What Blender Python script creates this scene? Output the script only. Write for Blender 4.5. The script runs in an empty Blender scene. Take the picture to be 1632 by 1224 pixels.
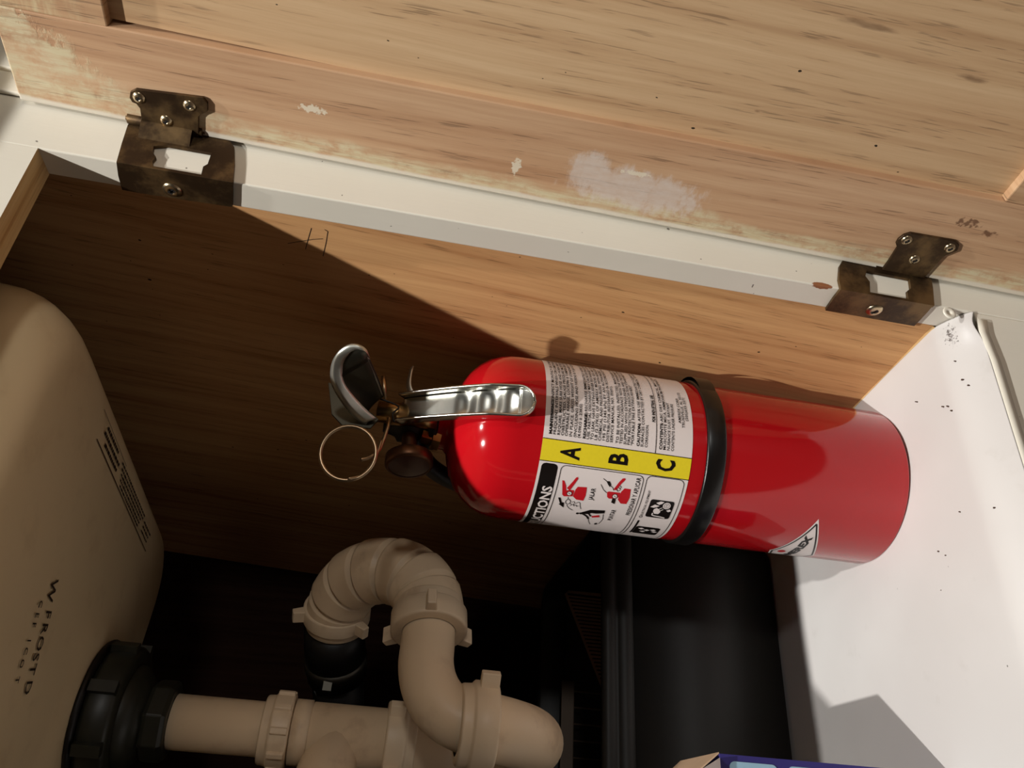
import bpy, bmesh, math, random
from mathutils import Vector, Matrix
from mathutils.geometry import tessellate_polygon

# ------------------------------------------------------------------ scene, camera, light
SC = bpy.context.scene
COL = SC.collection
random.seed(4)
MM = 0.001

cam_d = bpy.data.cameras.new('camera')
cam_d.sensor_fit = 'HORIZONTAL'
cam_d.sensor_width = 36.0
cam_d.lens = 1226.0 / 1632.0 * 36.0
cam_d.clip_start = 0.01
camera = bpy.data.objects.new('camera', cam_d)
COL.objects.link(camera)
# hand-held phone turned on its side: world X / Y / Z seen in camera axes (right, down, forward)
CX = Vector((0.05937962, -0.85470023, 0.51571463))
CY = Vector((-0.18636562, 0.49805101, 0.84688432))
CZ = Vector((-0.98068441, -0.14639915, -0.12971266))
_right = Vector((CX[0], CY[0], CZ[0]))
_down = Vector((CX[1], CY[1], CZ[1]))
_fwd = Vector((CX[2], CY[2], CZ[2]))
_rot = Matrix((_right, -_down, -_fwd)).transposed()
camera.matrix_world = Matrix.Translation(Vector((-0.3025, -0.3302, 0.3249))) @ _rot.to_4x4()
SC.camera = camera

world = bpy.data.worlds.new('world')
SC.world = world
world.use_nodes = True
wb = world.node_tree.nodes['Background']
wb.inputs['Color'].default_value = (1.0, 0.90, 0.78, 1)
wb.inputs['Strength'].default_value = 0.015

# two bulbs of one ceiling fitting, in front of and above the open cabinet
# plus an added fill light out of frame, brightening the stile and pipes
for nm, loc, watts in (('fill_light', (0.22, -2.30, 0.62), 27.0), ('ceiling_bulb', (-1.05, -0.745, 2.35), 215.0), ('ceiling_bulb', (-0.22, -0.76, 2.36), 100.0)):
    lamp_d = bpy.data.lights.new(nm, 'POINT')
    lamp_d.energy = watts
    lamp_d.color = (1.0, 0.985, 0.955)
    lamp_d.shadow_soft_size = 0.09 if nm == 'fill_light' else 0.018
    lamp = bpy.data.objects.new(nm, lamp_d)
    lamp.location = loc
    COL.objects.link(lamp)

SC.view_settings.view_transform = 'Standard'
SC.view_settings.look = 'None'
SC.view_settings.gamma = 1.0
SC.view_settings.use_curve_mapping = False
SC.view_settings.exposure = 0.0
SC.cycles.max_bounces = 8
SC.cycles.diffuse_bounces = 2

# ------------------------------------------------------------------ materials
def srgb(r, g, b):
    f = lambda c: ((c / 255.0 + 0.055) / 1.055) ** 2.4 if c / 255.0 > 0.04045 else c / 255.0 / 12.92
    return (f(r), f(g), f(b), 1.0)

class NT:
    """small helper around a material's node tree"""
    def __init__(s, name):
        s.m = bpy.data.materials.new(name)
        s.m.use_nodes = True
        s.t = s.m.node_tree
        s.b = s.t.nodes['Principled BSDF']
    def n(s, kind, **kw):
        x = s.t.nodes.new('ShaderNode' + kind)
        for k, v in kw.items():
            setattr(x, k, v)
        return x
    def l(s, a, b):
        s.t.links.new(a, b)
    def val(s, sock, v):
        if hasattr(v, 'links') or hasattr(v, 'is_linked'):
            s.l(v, sock)
        else:
            sock.default_value = v
    def math(s, op, a, b=0.0, clamp=False):
        x = s.n('Math', operation=op)
        x.use_clamp = clamp
        s.val(x.inputs[0], a); s.val(x.inputs[1], b)
        return x.outputs[0]
    def mix(s, f, a, b, mode='MIX'):
        x = s.n('Mix', data_type='RGBA', blend_type=mode)
        s.val(x.inputs[0], f); s.val(x.inputs[6], a); s.val(x.inputs[7], b)
        return x.outputs[2]
    def noise(s, vec, scale, detail=3.0, rough=0.5, dist=0.0):
        x = s.n('TexNoise')
        s.val(x.inputs['Vector'], vec)
        x.inputs['Scale'].default_value = scale
        x.inputs['Detail'].default_value = detail
        x.inputs['Roughness'].default_value = rough
        x.inputs['Distortion'].default_value = dist
        return x.outputs[0]
    def ramp(s, f, stops):
        x = s.n('ValToRGB')
        e = x.color_ramp.elements
        while len(e) < len(stops):
            e.new(0.5)
        for i, (p, c) in enumerate(stops):
            e[i].position = p
            e[i].color = c if len(c) == 4 else (c[0], c[1], c[2], 1)
        s.l(f, x.inputs[0])
        return x.outputs[0]
    def step(s, f, lo, hi):
        x = s.n('MapRange', interpolation_type='SMOOTHSTEP')
        s.val(x.inputs[0], f)
        x.inputs[1].default_value = lo; x.inputs[2].default_value = hi
        return x.outputs[0]
    def uv(s, sx=1.0, sy=1.0):
        t = s.n('UVMap'); t.uv_map = 'UVMap'
        m = s.n('Mapping')
        m.inputs['Scale'].default_value = (sx, sy, 1)
        s.l(t.outputs[0], m.inputs[0])
        return m.outputs[0]
    def uvxy(s):
        t = s.n('UVMap'); t.uv_map = 'UVMap'
        x = s.n('SeparateXYZ')
        s.l(t.outputs[0], x.inputs[0])
        return x.outputs[0], x.outputs[1]
    def obj(s, sc=(1, 1, 1)):
        t = s.n('TexCoord')
        m = s.n('Mapping')
        m.inputs['Scale'].default_value = sc
        s.l(t.outputs['Object'], m.inputs[0])
        return m.outputs[0]
    def bump(s, h, strength, dist=0.001):
        x = s.n('Bump')
        x.inputs['Strength'].default_value = strength
        x.inputs['Distance'].default_value = dist
        s.l(h, x.inputs['Height'])
        s.l(x.outputs[0], s.b.inputs['Normal'])
    def set(s, color=None, rough=None, metal=None, spec=None, coat=None):
        if color is not None: s.val(s.b.inputs['Base Color'], color)
        if rough is not None: s.val(s.b.inputs['Roughness'], rough)
        if metal is not None: s.val(s.b.inputs['Metallic'], metal)
        if spec is not None: s.b.inputs['Specular IOR Level'].default_value = spec
        if coat is not None: s.b.inputs['Coat Weight'].default_value = coat
        return s.m

def plain(name, color, rough=0.5, metal=0.0, spec=0.5, var=0.06, scale=60, bump=0.0):
    t = NT(name)
    nz = t.noise(t.obj(), scale, 4)
    dark = tuple(c * (1 - var) for c in color[:3]) + (1,)
    lite = tuple(min(1, c * (1 + var)) for c in color[:3]) + (1,)
    t.set(t.mix(nz, dark, lite), rough, metal, spec)
    if bump: t.bump(nz, bump)
    return t.m

def wood_nodes(t, light, mid, dark, red=0.25):
    """straight oak grain running along v (metres); u runs across it"""
    warp = t.noise(t.uv(14, 2.6), 1.0, 2)
    u, v = t.uvxy()
    uu = t.math('ADD', u, t.math('MULTIPLY', warp, 0.012))
    uu = t.math('ADD', uu, t.math('MULTIPLY', v, 0.018))
    def gv(k):
        c = t.n('CombineXYZ'); t.l(uu, c.inputs[0]); t.l(t.math('MULTIPLY', v, k), c.inputs[1])
        return c.outputs[0]
    band = t.noise(gv(0.03), 150, 3, 0.55)
    wide = t.noise(gv(0.05), 30, 3)
    fine = t.noise(gv(0.03), 900, 2, 0.6)
    pore = t.noise(gv(0.040), 900, 2, 0.5)
    blot = t.noise(gv(0.25), 15, 3)
    base = t.ramp(t.math('ADD', t.math('MULTIPLY', band, 0.6), t.math('MULTIPLY', wide, 0.4)), [(0.34, dark), (0.47, mid), (0.64, light)])
    base = t.mix(t.math('MULTIPLY', t.step(fine, 0.45, 0.75), 0.22), base, dark)
    base = t.mix(t.math('MULTIPLY', t.step(blot, 0.46, 0.74), red), base, (mid[0] * 0.88, mid[1] * 0.74, mid[2] * 0.66, 1))
    pm = t.math('MULTIPLY', t.step(pore, 0.57, 0.66), t.step(band, 0.54, 0.42))
    base = t.mix(t.math('MULTIPLY', pm, 0.55), base, tuple(x * 0.36 for x in mid[:3]) + (1,))
    h = t.math('SUBTRACT', t.math('MULTIPLY', band, 0.3), pm)
    return base, h

def wood(name, light, mid, dark, red=0.25, rough=0.55, spec=0.3, knots=False):
    t = NT(name)
    base, h = wood_nodes(t, light, mid, dark, red)
    # a few worm-hole specks
    sp = t.noise(t.uv(1, 0.6), 330, 0)
    base = t.mix(t.step(sp, 0.875, 0.885), base, (0.03, 0.018, 0.01, 1))
    if knots:
        u, v = t.uvxy()
        nz = t.math('MULTIPLY', t.math('SUBTRACT', t.noise(t.uv(1, 0.2), 420, 3), 0.5), 1.8)
        for cu, cv, ru, rv in ((0.133, 0.134, 0.0022, 0.020), (0.120, 0.068, 0.002, 0.012), (0.0790, 0.165, 0.0008, 0.0022), (0.118, 0.30, 0.002, 0.03)):
            a = t.math('DIVIDE', t.math('SUBTRACT', u, cu), ru); b = t.math('DIVIDE', t.math('SUBTRACT', v, cv), rv)
            d = t.math('ADD', t.math('SUBTRACT', 1.0, t.math('ADD', t.math('MULTIPLY', a, a), t.math('MULTIPLY', b, b))), nz)
            base = t.mix(t.math('MULTIPLY', t.step(d, 0.0, 1.3), 0.6), base, srgb(84, 50, 28))
    t.set(base, rough, 0, spec)
    t.bump(h, 0.25, 0.0006)
    return t.m

OAK_L, OAK_M, OAK_D = srgb(214, 182, 142), srgb(202, 167, 127), srgb(180, 142, 104)
M_door = wood('door_panel_oak', OAK_L, OAK_M, OAK_D, 0.35, knots=True)
M_side = wood('side_panel_oak', srgb(214, 166, 114), srgb(200, 151, 102), srgb(176, 123, 78), 0.35, 0.75, 0.12)
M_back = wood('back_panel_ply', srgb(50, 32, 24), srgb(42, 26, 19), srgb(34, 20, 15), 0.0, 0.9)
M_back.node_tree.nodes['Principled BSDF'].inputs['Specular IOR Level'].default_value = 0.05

def door_stile_material():
    """bare wood with old yellow paint along the hinge edge and dry-brushed white smears; u = distance from hinge edge, v = height"""
    t = NT('door_stile_part_painted_wood')
    base, h = wood_nodes(t, srgb(206, 169, 133), srgb(193, 153, 117), srgb(168, 126, 93), 0.5)
    u, v = t.uvxy()
    rag = t.noise(t.uv(1, 0.16), 170, 4, 0.6)
    rag2 = t.noise(t.uv(1, 0.7), 24, 3)
    edge = t.math('ADD', 0.0125, t.math('MULTIPLY', t.math('SUBTRACT', rag2, 0.5), 0.022))
    edge = t.math('ADD', edge, t.math('MULTIPLY', t.math('SUBTRACT', rag, 0.5), 0.010))
    # the band widens to the whole corner near the top of the door
    edge = t.math('ADD', edge, t.math('MULTIPLY', t.math('MULTIPLY', t.step(v, 0.480, 0.556), t.noise(t.uv(1.0, 1.6), 60, 5, 0.7)), 0.085))
    m = t.step(t.math('SUBTRACT', edge, u), -0.003, 0.005)
    scr = t.step(t.noise(t.uv(1, 0.10), 330, 3, 0.7), 0.36, 0.62)
    yel = t.mix(t.noise(t.uv(), 40, 3), srgb(204, 190, 150), srgb(216, 204, 172))
    out = t.mix(t.math('MULTIPLY', m, t.math('MULTIPLY', t.math('ADD', 0.40, t.math('MULTIPLY', scr, 0.55)), t.step(t.noise(t.uv(1, .8), 75, 4, 0.7), 0.30, 0.58))), base, yel)
    # white primer right at the arris
    w = t.step(t.math('SUBTRACT', t.math('ADD', 0.0005, t.math('MULTIPLY', rag2, 0.004)), u), -0.001, 0.001)
    out = t.mix(t.math('MULTIPLY', w, 0.85), out, srgb(222, 214, 198))
    # dry-brushed white smear between the hinges
    def ell(cu, cv, ru, rv):
        a = t.math('DIVIDE', t.math('SUBTRACT', u, cu), ru)
        b = t.math('DIVIDE', t.math('SUBTRACT', v, cv), rv)
        return t.math('SUBTRACT', 1.0, t.math('ADD', t.math('MULTIPLY', a, a), t.math('MULTIPLY', b, b)))
    st = t.noise(t.uv(0.55, 1.0), 120, 4, 0.7)
    st2 = t.noise(t.uv(1.2, 0.5), 300, 2, 0.6)
    sm = t.math('MAXIMUM', ell(0.020, 0.213, 0.016, 0.050), ell(0.026, 0.242, 0.016, 0.016))
    sm = t.step(t.math('ADD', sm, t.math('MULTIPLY', t.math('SUBTRACT', st, 0.5), 2.2)), 0.05, 0.75)
    sm = t.math('MULTIPLY', sm, t.math('ADD', 0.45, t.math('MULTIPLY', st2, 0.7)), clamp=True)
    out = t.mix(t.math('MULTIPLY', sm, 0.8), out, srgb(216, 204, 194))
    dab = t.math('MAXIMUM', t.math('MAXIMUM', ell(0.020, 0.284, 0.006, 0.0032), ell(0.030, 0.398, 0.003, 0.009)), ell(0.031, 0.217, 0.002, 0.010))
    dab = t.step(t.math('ADD', dab, t.math('MULTIPLY', t.math('SUBTRACT', t.noise(t.uv(), 420, 2), 0.55), 3.0)), 0.1, 0.5)
    out = t.mix(t.math('MULTIPLY', dab, 0.85), out, srgb(226, 214, 190))
    # dark knots and stains near the foot of the door
    kn = t.math('MAXIMUM', ell(0.0425, 0.018, 0.0045, 0.011), ell(0.0385, 0.001, 0.003, 0.006))
    kn = t.step(t.math('ADD', kn, t.math('MULTIPLY', t.math('SUBTRACT', t.noise(t.uv(), 320, 3), 0.55), 3.4)), 0.2, 0.9)
    out = t.mix(t.math('MULTIPLY', kn, 0.75), out, srgb(84, 44, 24))
    t.set(out, 0.6, 0, 0.3)
    t.bump(t.math('ADD', h, t.math('MULTIPLY', m, 0.6)), 0.3, 0.0006)
    return t.m

def door_rail_material():
    """top/bottom rail: vertical-grain ends faded with old paint"""
    t = NT('door_rail_faded_wood')
    base, h = wood_nodes(t, srgb(208, 174, 138), srgb(196, 158, 120), srgb(170, 130, 96), 0.3)
    u, v = t.uvxy()
    a = t.noise(t.uv(0.3, 1.0), 130, 4, 0.7)
    b = t.noise(t.uv(1, 1), 22, 3)
    m = t.math('MULTIPLY', t.step(b, 0.38, 0.62), t.step(a, 0.35, 0.7))
    m = t.math('MULTIPLY', m, t.step(v, 0.498, 0.540))
    m = t.math('MAXIMUM', m, t.math('MULTIPLY', t.step(v, 0.548, 0.5535), 0.8))
    out = t.mix(t.math('MULTIPLY', m, 0.7), base, srgb(214, 202, 160))
    sp = t.step(t.noise(t.uv(), 150, 1), 0.76, 0.80)
    out = t.mix(t.math('MULTIPLY', sp, 0.7), out, srgb(80, 54, 30))
    t.set(out, 0.6, 0, 0.3)
    t.bump(h, 0.25, 0.0006)
    return t.m

def paint_material():
    """brushed cream paint of the face frame, object space = metres from the opening's foot"""
    t = NT('face_frame_cream_paint')
    o = t.obj()
    x = t.n('SeparateXYZ'); t.l(o, x.inputs[0])
    br = t.noise(t.obj((1, 1, 0.05)), 420, 3)
    lo = t.noise(o, 12, 3)
    col = t.mix(lo, srgb(226, 219, 202), srgb(238, 232, 217))
    sp = t.step(t.noise(o, 260, 0), 0.855, 0.87)
    col = t.mix(t.math('MULTIPLY', sp, 0.75), col, srgb(70, 55, 40))
    # chip of bare wood beside the lower hinge, on the arris
    def el(sock, c, r):
        d = t.math('DIVIDE', t.math('SUBTRACT', sock, c), r)
        return t.math('MULTIPLY', d, d)
    e = t.math('ADD', el(x.outputs[2], 0.1895, 0.0075), el(x.outputs[0], 0.1905, 0.0022))
    e = t.math('ADD', t.math('ADD', e, el(x.outputs[1], 0.0, 0.0035)), t.math('MULTIPLY', t.noise(o, 500, 2), 0.9))
    chip = t.step(e, 1.35, 1.05)
    col = t.mix(chip, col, srgb(150, 96, 62))
    t.set(col, 0.45, 0, 0.4)
    t.bump(t.math('ADD', t.math('MULTIPLY', br, 0.5), lo), 0.18, 0.0008)
    return t.m

def liner_material():
    t = NT('white_vinyl_liner')
    o = t.obj()
    g = t.noise(o, 6, 4)
    col = t.mix(t.step(g, 0.35, 0.7), srgb(205, 200, 196), srgb(214, 210, 206))
    gr = t.noise(o, 28, 5, 0.65)
    col = t.mix(t.math('MULTIPLY', t.step(gr, 0.60, 0.78), 0.22), col, srgb(168, 160, 150))
    sp = t.step(t.noise(o, 150, 1), 0.80, 0.82)
    col = t.mix(t.math('MULTIPLY', sp, 0.8), col, srgb(64, 46, 36))
    # grime gathered at the torn front corner
    x = t.n('SeparateXYZ'); t.l(o, x.inputs[0])
    a = t.math('DIVIDE', t.math('SUBTRACT', x.outputs[0], LINER_DX - 0.012), 0.011)
    b = t.math('DIVIDE', t.math('SUBTRACT', x.outputs[1], LINER_DY + 0.011), 0.006)
    d = t.math('SUBTRACT', 1.0, t.math('ADD', t.math('MULTIPLY', a, a), t.math('MULTIPLY', b, b)))
    d = t.step(t.math('ADD', d, t.math('MULTIPLY', t.math('SUBTRACT', t.noise(o, 520, 4, 0.7), 0.62), 5.0)), 0.2, 0.8)
    col = t.mix(t.math('MULTIPLY', d, 0.85), col, srgb(60, 44, 36))
    t.set(col, 0.42, 0, 0.45)
    t.bump(t.noise(o, 14, 3), 0.12, 0.004)
    return t.m

def metal_worn(name, a, b, scale, rough=(0.35, 0.6)):
    t = NT(name)
    nz = t.noise(t.obj(), scale, 5, 0.65)
    f = t.step(nz, 0.42, 0.66)
    t.set(t.mix(f, a, b), None, 0.75, 0.4)
    t.l(t.math('ADD', rough[0], t.math('MULTIPLY', nz, rough[1] - rough[0])), t.b.inputs['Roughness'])
    t.bump(nz, 0.15, 0.0005)
    return t.m

def pipe_material(name, col, grime):
    t = NT(name)
    o = t.obj()
    g = t.noise(o, 34, 5, 0.6)
    c = t.mix(t.math('MULTIPLY', t.step(g, 0.52, 0.75), 0.35), col, grime)
    t.set(c, 0.42, 0, 0.4)
    t.bump(t.noise(o, 220, 2), 0.06, 0.0005)
    return t.m

M_hinge = metal_worn('antique_brass_worn', srgb(62, 46, 30), srgb(118, 94, 62), 30)
M_screw = plain('screw_nickel', srgb(196, 178, 146), 0.28, 1.0, 0.5, 0.12, 300)
M_screwdark = plain('screw_recess_dark', srgb(22, 16, 12), 0.7)
M_steel = plain('handle_aluminium', srgb(206, 205, 196), 0.24, 1.0, 0.5, 0.04, 40)
M_lever = plain('lever_galvanised', srgb(206, 206, 196), 0.40, 1.0, 0.5, 0.12, 70)
M_levershade = plain('lever_underside_shade', srgb(84, 82, 72), 0.45, 1.0, 0.5, 0.2, 60)  # darker copy of the lever metal; the hollow's shade is in its colour
M_brass = plain('valve_brass', srgb(176, 140, 92), 0.3, 1.0, 0.5, 0.1, 90)
M_gauge = plain('gauge_brass_rim', srgb(98, 66, 46), 0.4, 0.9, 0.5, 0.15, 90)
M_gface = plain('gauge_face', srgb(62, 34, 28), 0.3, 0.0, 0.5, 0.3, 120)
M_wire = plain('pin_wire', srgb(186, 160, 128), 0.3, 1.0, 0.5, 0.1, 120)
M_black = plain('black_rubber', srgb(17, 15, 14), 0.45, 0, 0.4, 0.2, 50)
M_gloss = plain('black_strap_plastic', srgb(13, 11, 10), 0.3, 0, 0.5, 0.15, 50)
M_red = plain('red_gloss_enamel', (0.46, 0.005, 0.009, 1), 0.09, 0, 0.5, 0.03, 12)
M_lab = plain('label_white_vinyl', srgb(224, 212, 207), 0.3, 0, 0.35, 0.02, 30)
M_yel = plain('label_yellow', srgb(228, 206, 42), 0.32, 0, 0.35, 0.05, 500)
M_ink = plain('label_black_ink', srgb(20, 14, 12), 0.32, 0, 0.35)
M_inkred = plain('label_red_ink', srgb(190, 24, 34), 0.32, 0, 0.35)
M_pipe = pipe_material('white_pvc', srgb(242, 214, 178), srgb(174, 132, 96))
M_pipe2 = pipe_material('white_pvc_nut', srgb(240, 214, 180), srgb(172, 132, 96))
M_sink = pipe_material('sink_underside_cream', srgb(236, 214, 172), srgb(206, 178, 134))
M_rub = pipe_material('strainer_black_corroded', srgb(34, 34, 26), srgb(70, 66, 50))
M_bin = plain('bin_black_plastic', srgb(34, 32, 29), 0.5, 0, 0.35, 0.15, 240, 0.05)
M_rackwire = plain('rack_dull_wire', srgb(96, 80, 66), 0.5, 0.3)
M_leaf = plain('leaflet_paper', srgb(196, 160, 136), 0.7, 0, 0.2, 0.08, 60)
M_navy = plain('carton_navy', srgb(52, 46, 112), 0.4, 0, 0.4, 0.12, 50)
M_lblue = plain('carton_light_blue', srgb(150, 184, 204), 0.4, 0, 0.4, 0.04, 50)
M_card = plain('carton_board', srgb(178, 150, 122), 0.8, 0, 0.2, 0.1, 80)
M_counter = plain('countertop_laminate', srgb(170, 160, 146), 0.4)
M_raw = wood('raw_pine_edge', srgb(232, 204, 150), srgb(220, 184, 128), srgb(170, 116, 66), 0.6)
M_stain = plain('sink_stamp_ink', srgb(40, 26, 16), 0.6)
M_chrome = plain('clamp_steel', srgb(96, 92, 84), 0.5, 1.0)
LINER_DX, LINER_DY = 0.0, 0.0

# ------------------------------------------------------------------ mesh helpers (all lengths in millimetres, world space)
class MB:
    def __init__(s):
        s.v, s.f, s.mi, s.uvs, s.smooth = [], [], [], {}, []
    def add(s, verts, faces, mi=0, smooth=False, uvs=None):
        o = len(s.v)
        s.v += [tuple(p) for p in verts]
        if uvs is not None:
            for i, q in enumerate(uvs): s.uvs[o + i] = q
        for f in faces:
            s.f.append(tuple(i + o for i in f)); s.mi.append(mi); s.smooth.append(smooth)
        return s
    def box(s, x0, x1, y0, y1, z0, z1, mi=0):
        v = [(x, y, z) for x in (x0, x1) for y in (y0, y1) for z in (z0, z1)]
        return s.add(v, [(0, 1, 3, 2), (4, 6, 7, 5), (0, 4, 5, 1), (2, 3, 7, 6), (0, 2, 6, 4), (1, 5, 7, 3)], mi)
    def hexa(s, p, mi=0, uvs=None):
        """p: 8 corners, 0-3 one side (loop), 4-7 the opposite side"""
        return s.add(p, [(0, 1, 2, 3), (7, 6, 5, 4), (0, 4, 5, 1), (1, 5, 6, 2), (2, 6, 7, 3), (3, 7, 4, 0)], mi, False, uvs)
    def plate(s, fn, outer, t0, t1, holes=(), mi=0):
        """flat plate: 2-D outline (with holes) mapped by fn(a, b, t), between t0 and t1"""
        loops = [list(outer)] + [list(h) for h in holes]
        flat = [p for L in loops for p in L]
        tris = tessellate_polygon([[Vector((a, b, 0)) for a, b in L] for L in loops])
        n = len(flat)
        v = [fn(a, b, t0) for a, b in flat] + [fn(a, b, t1) for a, b in flat]
        f = [tuple(t) for t in tris] + [tuple(i + n for i in reversed(t)) for t in tris]
        o = 0
        for L in loops:
            k = len(L)
            for i in range(k):
                j = (i + 1) % k
                f.append((o + i, o + j, o + j + n, o + i + n))
            o += k
        return s.add(v, f, mi)
    def frames(s, pts):
        P = [Vector(p) for p in pts]
        T = []
        for i in range(len(P)):
            a = P[max(i - 1, 0)]; b = P[min(i + 1, len(P) - 1)]
            T.append((b - a).normalized())
        up = Vector((0, 0, 1)) if abs(T[0].z) < 0.9 else Vector((0, 1, 0))
        N = (up - T[0] * up.dot(T[0])).normalized()
        out = []
        for i in range(len(P)):
            N = (N - T[i] * N.dot(T[i])).normalized()
            out.append((P[i], N, T[i].cross(N)))
        return out
    def tube(s, pts, rad, seg=16, closed=False, caps=True, mi=0, smooth=True):
        fr = s.frames(pts)
        r = rad if hasattr(rad, '__len__') else [rad] * len(pts)
        v = []
        for (p, n, b), q in zip(fr, r):
            for k in range(seg):
                a = 2 * math.pi * k / seg
                v.append(p + (n * math.cos(a) + b * math.sin(a)) * q)
        f = []
        m = len(pts)
        for i in range(m if closed else m - 1):
            for k in range(seg):
                a, b2 = i * seg + k, i * seg + (k + 1) % seg
                c, d = ((i + 1) % m) * seg + (k + 1) % seg, ((i + 1) % m) * seg + k
                f.append((a, b2, c, d))
        if caps and not closed:
            f.append(tuple(reversed(range(seg)))); f.append(tuple((m - 1) * seg + k for k in range(seg)))
        return s.add(v, f, mi, smooth)
    def lathe(s, prof, o=(0, 0, 0), ax=(0, 0, 1), seg=48, mi=0, smooth=True, a0=0.0, a1=360.0):
        """prof: (radius, height) pairs turned round the axis through o"""
        ax = Vector(ax).normalized(); o = Vector(o)
        e = Vector((1, 0, 0)) if abs(ax.x) < 0.9 else Vector((0, 1, 0))
        e = (e - ax * e.dot(ax)).normalized(); g = ax.cross(e)
        full = abs(a1 - a0) >= 360
        n = seg if full else seg + 1
        v = []
        for r, h in prof:
            for k in range(n):
                a = math.radians(a0 + (a1 - a0) * k / seg)
                v.append(o + ax * h + (e * math.cos(a) + g * math.sin(a)) * r)
        f = []
        for i in range(len(prof) - 1):
            for k in range(seg if full else seg):
                k2 = (k + 1) % n
                f.append((i * n + k, i * n + k2, (i + 1) * n + k2, (i + 1) * n + k))
        return s.add(v, f, mi, smooth)
    def grid(s, fn, nu, nv, mi=0, smooth=True, uvfn=None):
        v, uv = [], []
        for i in range(nu + 1):
            for j in range(nv + 1):
                v.append(fn(i / nu, j / nv))
                if uvfn: uv.append(uvfn(i / nu, j / nv))
        f = [(i * (nv + 1) + j, (i + 1) * (nv + 1) + j, (i + 1) * (nv + 1) + j + 1, i * (nv + 1) + j + 1) for i in range(nu) for j in range(nv)]
        return s.add(v, f, mi, smooth, uv if uvfn else None)
    def build(s, name, mats, parent=None, uvfn=None, bevel=0, seg=2, solid=0, weld=True, sub=0):
        off = root_of(parent) if parent else Vector((0, 0, 0))
        me = bpy.data.meshes.new(name)
        me.from_pydata([tuple((Vector(p) - off) * MM) for p in s.v], [], s.f)
        for m in (mats if isinstance(mats, (list, tuple)) else [mats]):
            me.materials.append(m)
        me.polygons.foreach_set('material_index', s.mi)
        me.polygons.foreach_set('use_smooth', s.smooth)
        if uvfn or s.uvs:
            L = me.uv_layers.new(name='UVMap')
            for li, lp in enumerate(me.loops):
                i = lp.vertex_index
                q = uvfn(s.v[i]) if uvfn else s.uvs.get(i, (0, 0))
                L.data[li].uv = q
        bm = bmesh.new(); bm.from_mesh(me)
        if weld: bmesh.ops.remove_doubles(bm, verts=bm.verts, dist=1e-7)
        bmesh.ops.recalc_face_normals(bm, faces=bm.faces)
        bm.to_mesh(me); bm.free()
        me.update()
        o = bpy.data.objects.new(name, me)
        COL.objects.link(o)
        if parent: o.parent = parent
        if solid:
            x = o.modifiers.new('solidify', 'SOLIDIFY'); x.thickness = solid * MM; x.offset = 0
        if bevel:
            x = o.modifiers.new('bevel', 'BEVEL'); x.width = bevel * MM; x.segments = seg; x.limit_method = 'ANGLE'
            x.angle_limit = math.radians(40)
        if sub:
            x = o.modifiers.new('subdivision', 'SUBSURF'); x.levels = sub; x.render_levels = sub
        return o

ROOTS = {}
def root_of(o):
    while o.parent: o = o.parent
    return ROOTS.get(o.name, Vector((0, 0, 0)))
def thing(name, label, cat, loc, group=None):
    e = bpy.data.objects.new(name, None)
    e.empty_display_size = 0.05
    e.location = Vector(loc) * MM
    COL.objects.link(e)
    ROOTS[e.name] = Vector(loc)
    e['label'] = label; e['category'] = cat
    if group: e['group'] = group
    return e
def tag(o, label, cat, group=None):
    o['label'] = label; o['category'] = cat
    if group: o['group'] = group
    return o
def structure(o):
    o['kind'] = 'structure'; return o
def lab(o, t):
    o['label'] = t; return o
def smooth_path(pts, n=8):
    P = [Vector(p) for p in pts]; out = []
    for i in range(len(P) - 1):
        a = P[max(i - 1, 0)]; b = P[i]; c = P[i + 1]; d = P[min(i + 2, len(P) - 1)]
        for k in range(n):
            t = k / n
            out.append(0.5 * ((2 * b) + (c - a) * t + (2 * a - 5 * b + 4 * c - d) * t * t + (3 * b - a - 3 * c + d) * t ** 3))
    out.append(P[-1])
    return out

_fonts = {}
def text_tris(txt, size, sx=1.0, shear=0.0, bold=0.0):
    """triangles of a word in 2-D (left-aligned at 0, baseline 0); size = cap height"""
    cu = bpy.data.curves.new('text', 'FONT')
    cu.body = txt; cu.size = size / 0.729; cu.resolution_u = 2; cu.shear = shear; cu.offset = bold
    ob = bpy.data.objects.new('text', cu)
    COL.objects.link(ob)
    dg = bpy.context.evaluated_depsgraph_get()
    ev = ob.evaluated_get(dg)
    me = ev.to_mesh()
    me.calc_loop_triangles()
    v = [(p.co.x * sx, p.co.y) for p in me.vertices]
    f = [tuple(t.vertices) for t in me.loop_triangles]
    ev.to_mesh_clear()
    bpy.data.objects.remove(ob); bpy.data.curves.remove(cu)
    w = max((p[0] for p in v), default=0)
    return v, f, w

# ------------------------------------------------------------------ the setting around the cabinet
b = MB().box(-2200, 1600, -2600, 700, -120, -101)
kf = structure(b.build('floor', plain('kitchen_floor_boards', srgb(66, 50, 40), 0.5)))
b = MB().box(-2200, 1600, 612, 660, -101, 2450)
structure(b.build('wall_back', plain('kitchen_wall_paint', srgb(214, 202, 180), 0.7)))
# neighbouring run of the face frame beyond the door
b = MB().box(49, 700, -6, 19, -101, 690)
b.box(34, 700, -3.2, -0.3, 556.8, 690)
structure(b.build('trim_1', [paint_material()], bevel=1))
b = MB()
b.box(-900, 700, -57, 110, 690, 728)
b.box(-900, 700, 380, 611, 690, 728)
b.box(-900, -405, 110, 380, 690, 728)
b.box(-85, 700, 110, 380, 690, 728)
structure(b.build('trim_2', M_counter, bevel=3))

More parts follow.
